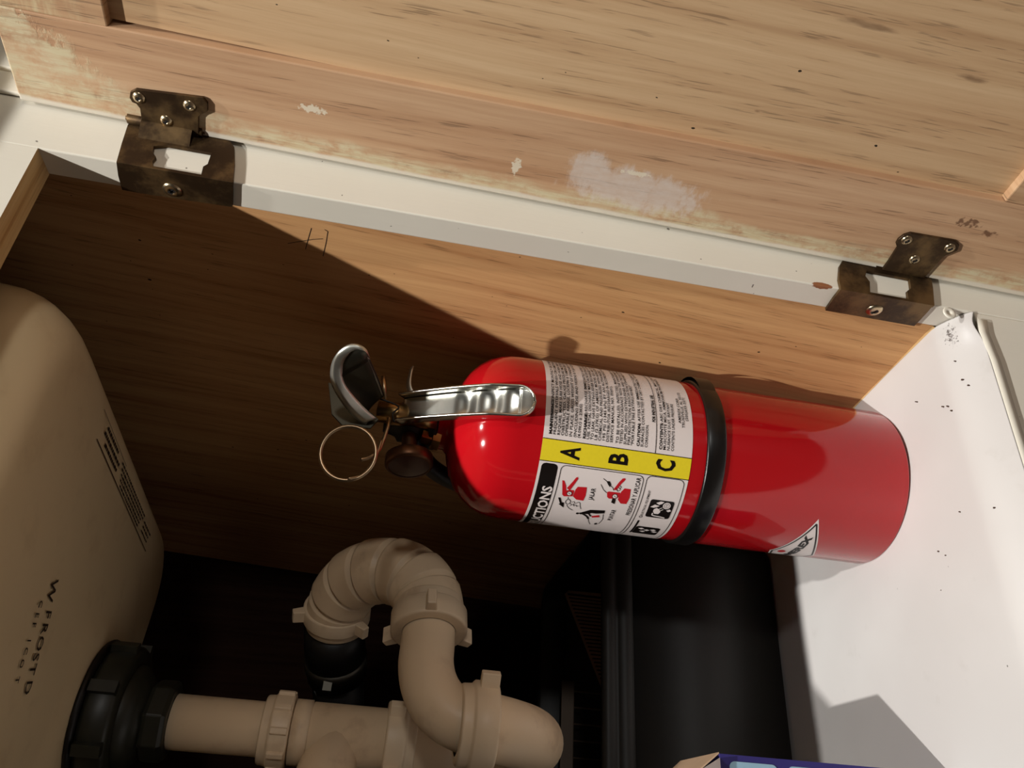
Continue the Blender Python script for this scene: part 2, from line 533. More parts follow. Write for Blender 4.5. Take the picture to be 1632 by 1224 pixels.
# ------------------------------------------------------------------ the sink cabinet
cab = thing('sink_cabinet', 'open white painted sink cabinet with oak ply sides holding the fire extinguisher', 'cabinet', (-190, 0, -101))
M_paint = paint_material()
_pt = NT  # face-frame paint uses object space; the cabinet's origin is shifted so offset the chip there
def frame_piece(name, x0, x1, z0, z1, **kw):
    return MB().box(x0, x1, 0, 19, z0, z1).build(name, M_paint, cab, bevel=0.8)
st = frame_piece('stile', 0, 48.5, -100, 690)
lab(st, 'cream painted right hand stile carrying both hinges')
frame_piece('stile', -423, -383, -13.5, 537)
frame_piece('stile', -864, -806, -100, 690)
tr = MB()
tr.box(-806, 0, 0, 19, 537, 690)
tr.mi[4] = 1
top_rail = tr.build('top_rail', [M_paint, M_raw], cab, uvfn=lambda p: (p[1] * MM, p[0] * MM))
lab(top_rail, 'painted top rail with bare pine underside')
frame_piece('bottom_rail', -806, 0, -100, -13.5)
# countersunk screw painted over, at the foot of the stile
b = MB().lathe([(4.2, 0.05), (4.2, -0.5), (3.6, -0.8), (1.4, -0.7), (1.2, -0.2), (0.001, -0.2)], (-4.2, 0, 5), (0, 1, 0), 20)
b.build('painted_screw', M_paint, cab)

def side_x(y, z):
    return -0.1 * (y - 19) + 0.041 * z
W = 6.0
b = MB()
c = [(side_x(y, z), y, z) for y, z in ((19.2, 0.6), (19.2, 690), (590, 690), (590, 0.6))]
b.hexa(c + [(x + W, y, z) for x, y, z in c])
b.mi = [0, 0, 1, 0, 0, 1] if False else [0] * 6
sp = b.build('side_panel', M_side, cab, uvfn=lambda p: (p[1] * MM, p[2] * MM))
lab(sp, 'oak ply side panel behind the extinguisher')
# its sawn lower edge
b = MB()
ea = [(side_x(19.2, 0), 19.2, 0.2), (side_x(19.2, 0) - 1.2, 19.2, 0.2), (side_x(590, 0) - 1.2, 590, 0.2), (side_x(590, 0), 590, 0.2)]
b.hexa(ea + [(x + (0.4 if i in (0, 3) else 0.9), y, 1.6) for i, (x, y, z) in enumerate(ea)])
b.build('panel_edge', M_raw, cab, uvfn=lambda p: (p[2] * MM, p[1] * MM))
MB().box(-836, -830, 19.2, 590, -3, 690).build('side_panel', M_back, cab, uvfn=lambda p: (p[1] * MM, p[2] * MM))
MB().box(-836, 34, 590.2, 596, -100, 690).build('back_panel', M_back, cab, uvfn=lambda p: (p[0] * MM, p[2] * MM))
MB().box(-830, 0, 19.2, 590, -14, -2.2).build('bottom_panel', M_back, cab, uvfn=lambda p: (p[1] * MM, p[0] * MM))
# pencil marks on the side panel
b = MB()
def on_side(y, z): return (side_x(y, z) - 0.12, y, z)
def stroke(mb, pts, w, fn):
    for (a0, b0), (a1, b1) in zip(pts, pts[1:]):
        d = math.hypot(a1 - a0, b1 - b0) or 1
        nx, ny = -(b1 - b0) / d * w / 2, (a1 - a0) / d * w / 2
        mb.add([fn(a0 + nx, b0 + ny), fn(a0 - nx, b0 - ny), fn(a1 - nx, b1 - ny), fn(a1 + nx, b1 + ny)], [(0, 1, 2, 3)])
# (y, z)
stroke(b, [(60, 413), (52, 397), (50, 391)], 0.5, on_side)
stroke(b, [(43, 398), (52, 400), (62, 402)], 0.5, on_side)
stroke(b, [(42, 390), (43, 388), (52, 389), (65, 391)], 0.5, on_side)
b.build('pencil_mark', M_stain, cab)

# --- the door, open a little past a right angle
D0, DD, DV = Vector((19.5, -3, 0)), Vector((0.15643, -0.98769, 0)), Vector((0.019, 0, 1))
DN = Vector((-0.98769, -0.15643, 0.0))
def dp(d, z, t=0.0):
    """door space: d from the hinge edge, z up, t off the inner face towards the room side"""
    return D0 + DD * d + DV * z + DN * t
def dslab(mb, quad, t0, t1):
    mb.hexa([dp(d, z, t0) for d, z in quad] + [dp(d, z, t1) for d, z in quad], 0, [(d * MM, z * MM) for d, z in quad] * 2)
    return mb
jd = lambda z: 60.5 - 0.0155 * z
DW = 425
door = dslab(MB(), [(jd(0) - 6, 0), (jd(0) - 6, 508), (DW - 52, 508), (DW - 52, 0)], -5.5, -13).build('door', M_door, cab)
lab(door, 'bare oak inner face of the open cabinet door')
M_dst, M_drl = door_stile_material(), door_rail_material()
x = dslab(MB(), [(-0.6, -62), (-0.6, 556), (jd(556), 556), (jd(-62), -62)], 0, -19).build('door_stile', M_dst, door, bevel=0.8)
lab(x, 'hinge stile of the door with scraped yellow paint and white smears')
dslab(MB(), [(DW - 58, -62), (DW - 58, 556), (DW, 556), (DW, -62)], 0, -19).build('door_stile', M_drl, door, bevel=0.8)
dslab(MB(), [(jd(556) + 0.2, 500), (jd(556) + 0.2, 556), (DW - 58.2, 556), (DW - 58.2, 500)], -0.2, -19).build('door_rail', M_drl, door, bevel=0.8)
dslab(MB(), [(jd(0) + 0.2, -62), (jd(0) + 0.2, 7.5), (DW - 58.2, 7.5), (DW - 58.2, -62)], -0.2, -19).build('door_rail', M_drl, door, bevel=0.8)

# --- wrap-round hinges
def screw(name, parent, o, ax, r, recess=True):
    b = MB().lathe([(r, 0), (r * 0.98, 0.35), (r * 0.8, 1.0), (r * 0.52, 1.35), (r * 0.30, 1.4), (r * 0.26, 0.6), (0.001, 0.6)], o, ax, 18)
    a = Vector(ax).normalized()
    e = Vector((0, 0, 1)) if abs(a.z) < 0.9 else Vector((1, 0, 0))
    e = (e - a * e.dot(a)).normalized(); g = a.cross(e); oo = Vector(o) + a * 1.42
    for p, q in ((e, g), (g, e)):
        p = (p + q * 0.4).normalized(); q = a.cross(p)
        b.add([oo + p * r * .45 + q * r * .13, oo + p * r * .45 - q * r * .13, oo - p * r * .45 - q * r * .13, oo - p * r * .45 + q * r * .13], [(0, 1, 2, 3)], 1)
    return b.build(name, [M_screw, M_screwdark], parent)

def hinge(label, front, window, lip, leaf, knuckle, frame_screw, leaf_screws):
    b = MB()
    b.plate(lambda a, z, t: (a, -t, z), front, 0.3, 2.3, [window])
    b.plate(lambda a, z, t: (-t, a, z), lip, 0.3, 2.3)
    z0, z1 = knuckle
    kx = 29.3
    b.tube([(kx, -4.2, z0), (kx, -4.2, (z0 * 2 + z1) / 3), (kx, -4.2, z1)], 3.0, 14)
    b.tube([(kx + .3, -4.2, z0 - 1.2), (kx + .3, -4.2, z1 + 1.2)], 1.5, 10)
    # curled strap from the knuckle into the frame leaf
    zz0, zz1 = z0 + (z1 - z0) * .12, z1 - (z1 - z0) * .2
    b.grid(lambda u, v: (18 + 11 * u, -2.2 - 4.8 * math.sin(u * 1.57), zz0 + (zz1 - zz0) * v), 6, 1)
    h = b.build('hinge', M_hinge, cab, bevel=0.4)
    lab(h, label)
    b = MB()
    b.plate(lambda d, z, t: dp(d, z, t), leaf, 0.3, 2.2)
    b.build('door_leaf', M_hinge, h, bevel=0.4)
    screw('screw', h, (-2.3, frame_screw[0], frame_screw[1]), (-1, 0, 0), 5.2)
    for d, z in leaf_screws:
        screw('screw', h, dp(d, z, 2.0), DN, 3.4)
    return h
hinge('worn antique brass hinge near the top of the stile',
      [(-2.2, 435.5), (-2.2, 496), (12, 497.6), (26, 498.8), (29.5, 498), (30.8, 480), (30.9, 451), (29, 445), (24, 441), (12, 438)],
      [(-1, 452.6), (5.5, 453.2), (8, 451.4), (16.6, 451.6), (16.6, 475), (14, 481.5), (9.5, 480.8), (6.5, 478.2), (3, 479), (-0.8, 477.6)],
      [(-2.2, 435.5), (-2.2, 496), (8, 497.5), (19, 498), (19.2, 489), (17.6, 440), (17.2, 438), (10, 437)],
      [(-1, 461), (-1, 491), (10.5, 490.5), (13, 492), (13.5, 494), (16, 495), (19.5, 494), (21.8, 490.8), (24.6, 458.5), (24.9, 455.9), (22, 453.8), (17, 454.2), (14.4, 458), (12.5, 459.6)],
      (459, 499), (12, 469.8), [(17.0, 490.0), (18.2, 463.6), (6.0, 477.3)])
hinge('worn antique brass hinge near the foot of the stile',
      [(-2.2, 16), (-2.2, 78), (6, 78.2), (16.9, 75.6), (26, 70), (30.2, 62.6), (31, 39), (30.5, 14), (25.9, 12.3), (12, 13.5)],
      [(-1.6, 33.4), (6, 32.4), (8.6, 29.4), (16.0, 28.6), (16.4, 52), (16.8, 57.6), (12, 59.4), (8, 57.2), (-1.6, 58.8)],
      [(-2.2, 17), (-2.2, 78.2), (8, 77.5), (19.2, 76), (19.6, 14.6), (12, 15.2), (4, 16)],
      [(0, 19), (0, 47.5), (7, 47.6), (18, 48.5), (20.5, 50.8), (24, 51.3), (27.5, 50), (29.8, 47), (30.6, 19), (28.5, 14.4), (24, 12.8), (20.5, 16), (18.5, 18)],
      (17, 60), (11.2, 47.8), [(24.5, 46.4), (25.1, 18.6), (12.1, 33.4)])

# --- vinyl shelf liner lying on the cabinet floor
liner_root = Vector((-190, 300, 0))
def liner_fn(u, v):
    y = -1.2 + (588 + 1.2) * (v ** 1.6)
    xr = side_x(y, 0) - 0.6 if y > 19 else -0.6
    x = -826 + (xr + 826) * (1 - (1 - u) ** 1.5)
    z = 0.0
    if y < 22:
        k = (22 - y) / 23.2
        z -= 13.0 * k ** 1.6
    # long soft creases running back from the front edge
    z += 1.2 * math.sin((x + 0.45 * y) / 17.0) * math.exp(-((x + 45) / 40) ** 2) * min(1, max(0, (y - 15) / 60))
    z += 0.9 * math.sin((x - 0.2 * y) / 31.0 + 1.3) * min(1, max(0, (y - 10) / 60))
    # lifted torn corner
    c = math.exp(-(((x + 10) / 9) ** 2 + ((y - 1) / 8) ** 2))
    z += 4.5 * c
    return (x, y, z)
LINER_DX, LINER_DY = 0.190, -0.300
b = MB().grid(liner_fn, 110, 90)
b.f = [f for f in b.f]
lin = thing('shelf_liner', 'wrinkled white vinyl shelf liner with a lifted dirty corner on the cabinet floor', 'shelf liner', tuple(liner_root))
sheet = b.build('sheet', liner_material(), lin, solid=0.9)
# crumbs and specks of dirt scattered on the liner
b = MB()
rnd = random.Random(11)
CRUMBS = [(-54, 29), (-56, 25), (-60, 23), (-126, 14), (-120, 37), (-136, 61), (-140, 56), (-39, 50), (-44, 12), (-49, 10), (-30, 13), (-158, 66)]
for x, y in CRUMBS:
    dz = -13.0 * max(0, (22 - y) / 23.2) ** 1.6
    r = rnd.uniform(0.35, 0.9)
    n = 6; a0 = rnd.uniform(0, 6)
    top = [(x + r * rnd.uniform(.6, 1.3) * math.cos(a0 + k), y + r * rnd.uniform(.6, 1.3) * math.sin(a0 + k), dz) for k in range(n)]
    b.add([(p[0], p[1], dz - 0.6) for p in top] + [(x + (p[0] - x) * .7, y + (p[1] - y) * .7, dz + 1.6) for p in top], [tuple(range(n, 2 * n))] + [(k, (k + 1) % n, n + (k + 1) % n, n + k) for k in range(n)])
cr = b.build('crumbs', plain('dirt_crumbs', srgb(74, 50, 36), 0.8), lin)
cr['kind'] = 'stuff'
# folded-down front hem
hem = MB().grid(lambda u, v: (-800 + 794 * u, -1.1 - 0.15 * math.sin(u * 40), -13.2 - 6.5 * v + 2.0 * math.exp(-((u - 0.985) / 0.012) ** 2)), 80, 2)
lab(hem.build('hem', M_paint, lin, solid=1.0), 'cream painted front hem')

# ------------------------------------------------------------------ sink bowl and its waste
sink = thing('sink_bowl', 'cream enamelled sink bowl seen from beneath with stamped lettering', 'sink', (-240, 290, 545))
def bowl_ring(inset, z, n=10):
    """rounded quadrilateral following the skewed bowl"""
    R = 50
    c = [(-40 - inset, 52 + inset), (-76 - inset, 430 - inset), (-440 + inset, 398 - inset), (-425 + inset, 46 + inset)]
    pts = []
    for i in range(4):
        p0, p, p1 = Vector((*c[i - 1], 0)), Vector((*c[i], 0)), Vector((*c[(i + 1) % 4], 0))
        a, d = (p0 - p).normalized(), (p1 - p).normalized()
        rr = R if i == 0 else 48
        s0, s1 = p + a * rr, p + d * rr
        for k in range(n + 1):
            t = k / n
            q = s0 * (1 - t) ** 2 + p * 2 * t * (1 - t) + s1 * t * t
            pts.append((q.x, q.y, z))
    return pts
DRX, DRY = -238, 315
def bowl_mesh():
    b = MB()
    rings = [bowl_ring(-14, 690), bowl_ring(-8, 640), bowl_ring(-3, 556)]
    for k in range(1, 9):
        a = math.pi / 2 * k / 8
        rings.append(bowl_ring(-3 + 27 * (1 - math.cos(a)), 556 - 36 * math.sin(a) if k < 8 else 520))
    n = len(rings[0])
    v = [p for r in rings for p in r]
    f = []
    for i in range(len(rings) - 1):
        for k in range(n):
            f.append((i * n + k, i * n + (k + 1) % n, (i + 1) * n + (k + 1) % n, (i + 1) * n + k))
    # flat bottom drawn in towards the drain boss
    last = rings[-1]
    base = len(v)
    m = 6
    for j in range(1, m + 1):
        for k in range(n):
            px, py, _ = last[k]
            ang = math.atan2(py - DRY, px - DRX)
            t = j / m
            tx, ty = DRX + 86 * math.cos(ang), DRY + 86 * math.sin(ang)
            v.append((px + (tx - px) * t, py + (ty - py) * t, 520 - 1.0 * t))
    prev = (len(rings) - 1) * n
    for j in range(m):
        cur = base + j * n
        for k in range(n):
            f.append((prev + k, prev + (k + 1) % n, cur + (k + 1) % n, cur + k))
        prev = cur
    for rr, zz in ((78, 518), (70, 516.4), (62, 515.4), (56, 515), (40, 515)):
        cur = len(v)
        for k in range(n):
            px, py, _ = last[k]
            ang = math.atan2(py - DRY, px - DRX)
            v.append((DRX + rr * math.cos(ang), DRY + rr * math.sin(ang), zz))
        for k in range(n):
            f.append((prev + k, prev + (k + 1) % n, cur + (k + 1) % n, cur + k))
        prev = cur
    b.add(v, f, 0, True)
    return b
bowl_mesh().build('basin', M_sink, sink, solid=3)
# stamped lettering on the underside (reads towards -X, its top towards +Y)
b = MB()
def stamp(txt, x, y, size, sx=1.0):
    """x, y: glyph centre; top of the letter towards +Y"""
    v, f, w = text_tris(txt, size, sx, bold=0.12)
    rx, up = (-0.98, 0.20), (0.20, 0.98)
    x, y, size = -302.5 + (x + 302.5) * 0.951, -330 + (y + 330) * 0.951, size * 0.951
    b.add([(x + rx[0] * (p - w / 2) + up[0] * (q - size / 2), y + rx[1] * (p - w / 2) + up[1] * (q - size / 2), 516.9) for p, q in v], f)
for ch, x, y in (('W', -181, 199), ('F', -194, 206), ('R', -202.5, 208), ('O', -211, 210), ('S', -219, 211), ('T', -226, 213), ('D', -236, 216)):
    stamp(ch, x, y, 10 if ch == 'W' else 8.5, 0.95)
for ch, x, y in (('C', -192, 189), ('E', -198.5, 190), ('F', -204, 191), ('I', -213, 192), ('C', -219, 193), ('O', -226, 194), ('T', -235, 196)):
    stamp(ch, x, y, 5.0, 0.9)
lab(b.build('stamped_lettering', M_stain, sink), 'dark rubber-stamped letters')
# printed care label: two ruled lines and rows of tiny type along Y
b = MB()
def sk(a, c):
    """label space on the bowl: a along the length (Y), c across (towards -X)"""
    p = Vector((-62.5, 180, 0)) + Vector((-0.105, 0.994, 0)) * a + Vector((-0.994, -0.105, 0)) * c
    return (-302.5 + (p.x + 302.5) * 0.951, -330 + (p.y + 330) * 0.951, 517.6)
stroke(b, [(-4, 0.5), (72, 1.5)], 0.45, sk)
stroke(b, [(4, 19.5), (186, 20.5)], 0.9, sk)
rnd = random.Random(7)
for row, (a0, a1) in enumerate([(14, 46), (12, 56), (20, 56)]):
    a = a0
    while a < a1:
        w = rnd.uniform(2, 5)
        stroke(b, [(a, 4 + row * 5), (a + w, 4 + row * 5)], 2.4, sk); a += w + 1
for row in range(5):
    a = 62 + row * 3
    while a < 150 - row * 2:
        w = rnd.uniform(1.5, 6)
        stroke(b, [(a, 4 + row * 3.3), (a + w, 4 + row * 3.3)], 1.5, sk); a += w + 1.2
for row in range(3):
    a = 156
    while a < 180:
        w = rnd.uniform(1.5, 5)
        stroke(b, [(a, 7 + row * 4), (a + w, 7 + row * 4)], 1.6, sk); a += w + 1.2
lab(b.build('care_label', M_stain, sink), 'printed care notice with ruled lines')
# basket strainer
b = MB().lathe([(40, 513.4), (51, 513.4), (52, 511.5), (51, 509.6), (40, 509.6)], (DRX, DRY, 0), (0, 0, 1), 40)
b.build('rubber_gasket', M_black, sink)
b = MB()
prof = [(30, 509), (47, 509), (48.5, 506), (48.5, 492), (46, 489), (34, 489)]
b.lathe(prof, (DRX, DRY, 0), (0, 0, 1), 40)
for k in range(8):
    a = k * math.pi / 4 + 0.25
    ca, sa = math.cos(a), math.sin(a)
    b.hexa([(DRX + ca * r - sa * s, DRY + sa * r + ca * s, z) for z in (490, 508) for r, s in ((47, -4), (53, -4), (53, 4), (47, 4))])
lab(b.build('strainer_locknut', M_rub, sink), 'greenish black corroded locknut')
b = MB().lathe([(36, 492), (36, 486), (30, 480), (24, 477), (22, 473)], (DRX, DRY, 0), (0, 0, 1), 32)
b.build('strainer_cup', M_rub, sink)
b = MB().lathe([(22, 476), (27, 475), (28, 472), (28, 462), (26, 459), (20, 459)], (DRX, DRY, 0), (0, 0, 1), 8, smooth=False)
b.build('strainer_coupling', M_rub, sink, bevel=1)

drain = thing('drain_pipe', 'white plastic drain pipe and trap running from the sink to a ribbed hose', 'pipe', (DRX, DRY, 180))
b = MB().lathe([(17, 458.6), (19, 458.6), (19, 300), (17, 300)], (DRX, DRY, 0), (0, 0, 1), 36)
b.build('tailpiece', M_pipe, drain)
def nut(name, o, ax, r, h, lugs, ang=0.0, rib=0):
    b = MB()
    ax = Vector(ax).normalized()
    b.lathe([(19.3, 0), (r - 1.2, 0), (r, 1.2), (r, h * .62), (r - .8, h * .66), (r - 2.2, h * .70), (r - 2.6, h - 1), (r - 3.6, h), (19.3, h)], o, ax, 40)
    e = Vector((1, 0, 0)) if abs(ax.x) < 0.9 else Vector((0, 1, 0))
    e = (e - ax * e.dot(ax)).normalized(); g = ax.cross(e)
    for k in range(lugs):
        a = ang + 2 * math.pi * k / lugs
        d = e * math.cos(a) + g * math.sin(a); t = ax.cross(d)
        L = 8.5 if not rib else 2.2
        wd = 4.2 if not rib else 3.0
        p = Vector(o)
        b.hexa([p + d * rr + t * ss + ax * zz for zz in (1.0, h * (.55 if not rib else .62)) for rr, ss in ((r - 2, -wd), (r + L, -wd * .7), (r + L, wd * .7), (r - 2, wd))])
    return b.build(name, M_pipe2, drain, bevel=0.8)
nut('coupling_nut', (DRX, DRY, 374), (0, 0, 1), 26.5, 21, 10, 0.2, 1)
b = MB().lathe([(19, 0), (23, 0), (23, -12), (19, -12)], (DRX, DRY, 373), (0, 0, 1), 36)
b.lathe([(19, 0), (22, -1), (22, -58), (24, -60)], (DRX, DRY, 361), (0, 0, 1), 36)
# side branch of the tee towards the other bowl
b.tube([(DRX, DRY, 340), (DRX - 40, DRY - 14, 346), (DRX - 120, DRY - 40, 352)], [21, 21, 20], 28)
b.build('tee', M_pipe, drain)
nut('slip_nut', (DRX, DRY, 305), (0, 0, -1), 27.5, 23, 4, 0.9)
b = MB().tube([(DRX, DRY, 300), (DRX, DRY, 282), (DRX, DRY, 262), (DRX, DRY, 246)], [22, 22.5, 22.5, 22.5], 32)
b.build('trap_inlet', M_pipe, drain)
J = smooth_path([(DRX, 315, 252), (DRX, 311, 232), (DRX, 296, 212), (DRX, 272, 202), (DRX, 248, 203), (DRX, 224, 214), (DRX + 1, 210, 231), (DRX + 2, 205, 246)], 6)
MB().tube(J, 20.5, 32).build('trap_bend', M_pipe, drain)
nut('slip_nut', (DRX + 2, 205, 239), (0, 0, 1), 27.5, 24, 2, 2.55)
E = smooth_path([(DRX + 2, 205, 250), (-233, 206, 262), (-226, 209, 274), (-215, 214, 282), (-200, 222, 286), (-184, 230, 286), (-167, 237, 286)], 6)
MB().tube(E, 19, 32).build('elbow', M_pipe, drain)
nd = Vector((0.92, 0.32, 0.05))
nut('slip_nut', (-175, 233, 286), nd, 27.5, 24, 3, 1.0)
H = smooth_path([(-173, 234, 286), (-156, 241, 287), (-140, 248, 293), (-127, 259, 308), (-122, 276, 328), (-125, 297, 345), (-135, 319, 355), (-149, 340, 357)], 24)
rib = []
for i in range(len(H)):
    ph = (i / 168.0 * 8.0) % 1.0
    rib.append(22.6 + (2.4 + 0.9 * ph if ph < 0.80 else -1.2))
MB().tube(H, rib, 32).build('ribbed_hose', M_pipe, drain)
hd = (Vector((-165, 362, 356)) - Vector((-140, 330, 357))).normalized()
nut('slip_nut', (-139, 328, 357), hd, 27.5, 20, 3, 2.3)
cp = [(-152, 345, 357), (-165, 362, 355), (-182, 386, 350)]
lab(MB().tube(cp, 25.5, 28).build('rubber_coupling', M_black, drain), 'black rubber coupling on the waste stub')
MB().tube([(-170.5, 370, 353.5), (-176, 378, 352)], 26.6, 28).box(-201, -192, 358, 368, 352, 359).build('hose_clamp', M_chrome, drain)
MB().tube([(-178, 380, 351), (-240, 470, 336), (-285, 596, 326)], 22, 24).build('waste_stub', M_black, drain)

# ------------------------------------------------------------------ fire extinguisher
EX, EY, ER = -68.0, 123.0, 54.0
ext = thing('fire_extinguisher', 'red dry chemical fire extinguisher with a printed label standing against the oak side', 'fire extinguisher', (EX, EY, 0))
b = MB().lathe([(0.01, 6), (44, 6), (46.5, 0.9), (52.6, 0.5), (53.7, 1.0), (54, 1.8), (54, 256), (53.6, 262), (52.2, 268), (49.5, 274.5), (45, 281), (39, 286.5), (31.5, 291), (23, 294), (17, 295.5), (14.5, 298), (14, 304)], (EX, EY, 0), (0, 0, 1), 96)
lab(b.build('cylinder', M_red, ext), 'glossy red steel cylinder')
TH0 = math.radians(-114.7)
def wrap(s, z, dr=0.0):
    a = TH0 + s / ER
    return (EX + (ER + dr) * math.cos(a), EY + (ER + dr) * math.sin(a), z)
def patch(mb, s0, s1, z0, z1, dr):
    n = max(1, int(abs(s1 - s0) / 1.5))
    mb.grid(lambda u, v: wrap(s0 + (s1 - s0) * u, z0 + (z1 - z0) * v, dr), n, 1)
def poly(mb, pts, dr):
    # cut into small triangles so the print hugs the cylinder
    todo = [tuple(pts[i] for i in t) for t in tessellate_polygon([[Vector((a, c, 0)) for a, c in pts]])]
    while todo:
        p, q, r = todo.pop()
        e = [(abs(p[0] - q[0]), p, q, r), (abs(q[0] - r[0]), q, r, p), (abs(r[0] - p[0]), r, p, q)]
        w, p, q, r = max(e, key=lambda k: k[0])
        if w > 2.0:
            m = ((p[0] + q[0]) / 2, (p[1] + q[1]) / 2)
            todo += [(p, m, r), (m, q, r)]
        else:
            mb.add([wrap(a, c, dr) for a, c in (p, q, r)], [(0, 1, 2)])
def line(mb, pts, w, dr):
    # short pieces so the stroke follows the cylinder
    q = []
    for (a0, c0), (a1, c1) in zip(pts, pts[1:]):
        n = max(1, int(abs(a1 - a0) / 2.0))
        for k in range(n):
            q.append((a0 + (a1 - a0) * k / n, c0 + (c1 - c0) * k / n))
    q.append(pts[-1])
    stroke(mb, q, w, lambda a, c: wrap(a, c, dr))
def rrect(s0, s1, z0, z1, r, n=5):
    out = []
    for cx, cz, a0 in ((s1 - r, z1 - r, 0), (s0 + r, z1 - r, 90), (s0 + r, z0 + r, 180), (s1 - r, z0 + r, 270)):
        for k in range(n + 1):
            a = math.radians(a0 + 90 * k / n)
            out.append((cx + r * math.cos(a), cz + r * math.sin(a)))
    return out + out[:1]
def put(mb, txt, s, z, cap, sx=1.0, dr=0.3, width=None, shear=0.0, bold=0.0, center=False, rot=0.0):
    v, f, w = text_tris(txt, cap, sx, shear, bold)
    if width and w > 0:
        k = width / w; v = [(p * k, q) for p, q in v]; w = width
    o = -w / 2 if center else 0
    cr, sr = math.cos(rot), math.sin(rot)
    mb.add([wrap(s + (p + o) * cr - (q - cap / 2) * sr, z + (p + o) * sr + (q - cap / 2) * cr, dr) for p, q in v], f)
    return w

base = MB(); patch(base, -150, 92, 148, 242, 0.15)
label = base.build('label', M_lab, ext)
lab(label, 'white wrap-around label with yellow class strip')
yb = MB(); patch(yb, -13.4, 0, 148, 242, 0.25)
lab(yb.build('class_strip', M_yel, label), 'yellow strip lettered A B C')
ink = MB()
for zz, s0, s1 in ((0, 0, 92),):
    pass
line(ink, [(0, 242), (0, 148)], 0.45, 0.38)
line(ink, [(-13.4, 242), (-13.4, 148)], 0.45, 0.38)
for ch, zc in (('A', 224.6), ('B', 194.4), ('C', 164.4)):
    put(ink, ch, -6.5, zc, 12.0, 1.0, 0.4, width=7.3, bold=0.5, center=True)
zr = lambda x: 238.0 - (x - 105) * 0.0631
ROWS = [(105, 'MAINTENANCE: INSPECT MONTHLY OR AT MORE', 70), (145, 'FREQUENT INTERVALS WHEN CIRCUMSTANCES', 70), (185, 'REQUIRE. MAKE SURE HOSE AND HORN ARE NOT', 70),
        (223, 'OBSTRUCTED, GAUGE PRESSURE MUST BE IN', 70), (260, 'OPERABLE RANGE, LOCKPIN & TAMPER SEAL ARE', 70), (302, 'IN PLACE. GROSS WEIGHT OF STANDARD UNIT', 70),
        (345, '(INCLUDING HOSE AND HORN) IS 9 LB 0 OZ ±8', 70), (385, '(4.09KG ± .23KG)', 22),
        (438, 'RECHARGE: RECHARGE IMMEDIATELY AFTER ANY', 70), (475, 'USE. PARTIAL DISCHARGE MAY CAUSE EXTINGUISHER', 70), (513, 'TO LEAK. HAVE EXTINGUISHER RECHARGED WITH 5', 70),
        (551, 'LB (2.27KG) OF AMEREX MODEL 555 ABC DRY', 70), (590, 'CHEMICAL AND PRESSURIZED WITH NITROGEN TO', 70), (629, '195 PSI (1345 kPa) BY AN AUTHORIZED', 62),
        (668, 'DISTRIBUTOR (RECHARGED IN ACCORDANCE WITH', 70), (706, 'SERVICE MANUAL NO. 05601).', 41),
        (765, 'TO BE INSTALLED, INSPECTED, MAINTAINED AND', 70), (803, 'TESTED IN ACCORDANCE WITH THE OWNERS MANUAL', 70), (843, 'SUPPLIED WITH EXTINGUISHER AND THE NATIONAL', 70),
        (880, 'FIRE PROTECTION ASSOCIATION STANDARD NO. 10', 70), (917, '"PORTABLE FIRE EXTINGUISHERS"', 45),
        (976, 'CAUTION: AFTER USE IMMEDIATELY CLEAN ALL', 68), (1015, 'SURFACES CONTACTED BY DRY CHEMICAL TO AVOID', 70), (1057, 'CORROSION.', 14.5),
        (1205, 'CONTENTS: ABC DRY CHEMICAL. MAY CONTAIN', 70), (1243, 'MUSCOVITE MICA, AMMONIUM PHOSPHATE,', 62), (1283, 'NUISANCE DUST, IRRITANT', 33), (1325, 'CONTENTS UNDER PRESSURE', 32.5)]
for xx, txt, w in ROWS:
    head = txt.split(':')[0] + ':' if ':' in txt else None
    put(ink, txt, 2.8, zr(xx), 1.75, 1.0, 0.38, width=w, bold=0.03)
    if head:
        put(ink, head, 2.8, zr(xx), 1.8, 1.0, 0.39, width=w * (len(head) + (1.2 if head[0] == 'M' else 0.6)) / len(txt), bold=0.07)
put(ink, 'FOR INDUSTRIAL USE', 19.6, 173.6, 1.9, 1.0, 0.38, width=21, bold=0.10)
line(ink, [(0, 171.6), (80, 172.2)], 0.4, 0.38)
put(ink, 'AMEREX CORP.', 31.5, 156.6, 1.7, 1.0, 0.38, width=20, bold=0.03, center=True)
put(ink, 'TRUSSVILLE, AL 35173', 33, 154.3, 1.7, 1.0, 0.38, width=29, bold=0.03, center=True)
put(ink, '(205)655-3271', 33, 151.9, 1.7, 1.0, 0.38, width=19, bold=0.03, center=True)
# black title bar with white lettering
barp = rrect(-112, -14.6, 230.2, 240.3, 2.6)[:-1]
bar = MB()
n = 64
def bar_half(s):
    e = min(s + 112, -14.6 - s)
    if e >= 2.6: return 5.05
    return 5.05 - 2.6 + math.sqrt(max(0, 2.6 ** 2 - (2.6 - e) ** 2))
ss = [-112, -111.5, -110.5, -109.4] + [-109.4 + (92.2) * k / 60 for k in range(1, 61)] + [-16.4, -15.5, -14.9, -14.6]
bar.grid(lambda u, v: wrap(ss[int(round(u * (len(ss) - 1)))], 235.25 + (2 * v - 1) * bar_half(ss[int(round(u * (len(ss) - 1)))]), 0.28), len(ss) - 1, 1)
bar.build('title_bar', M_ink, label)
wt = MB()
put(wt, 'INSTRUCTIONS', -29.5 - 62, 234.0, 6.3, 1.0, 0.45, width=62, bold=0.22)
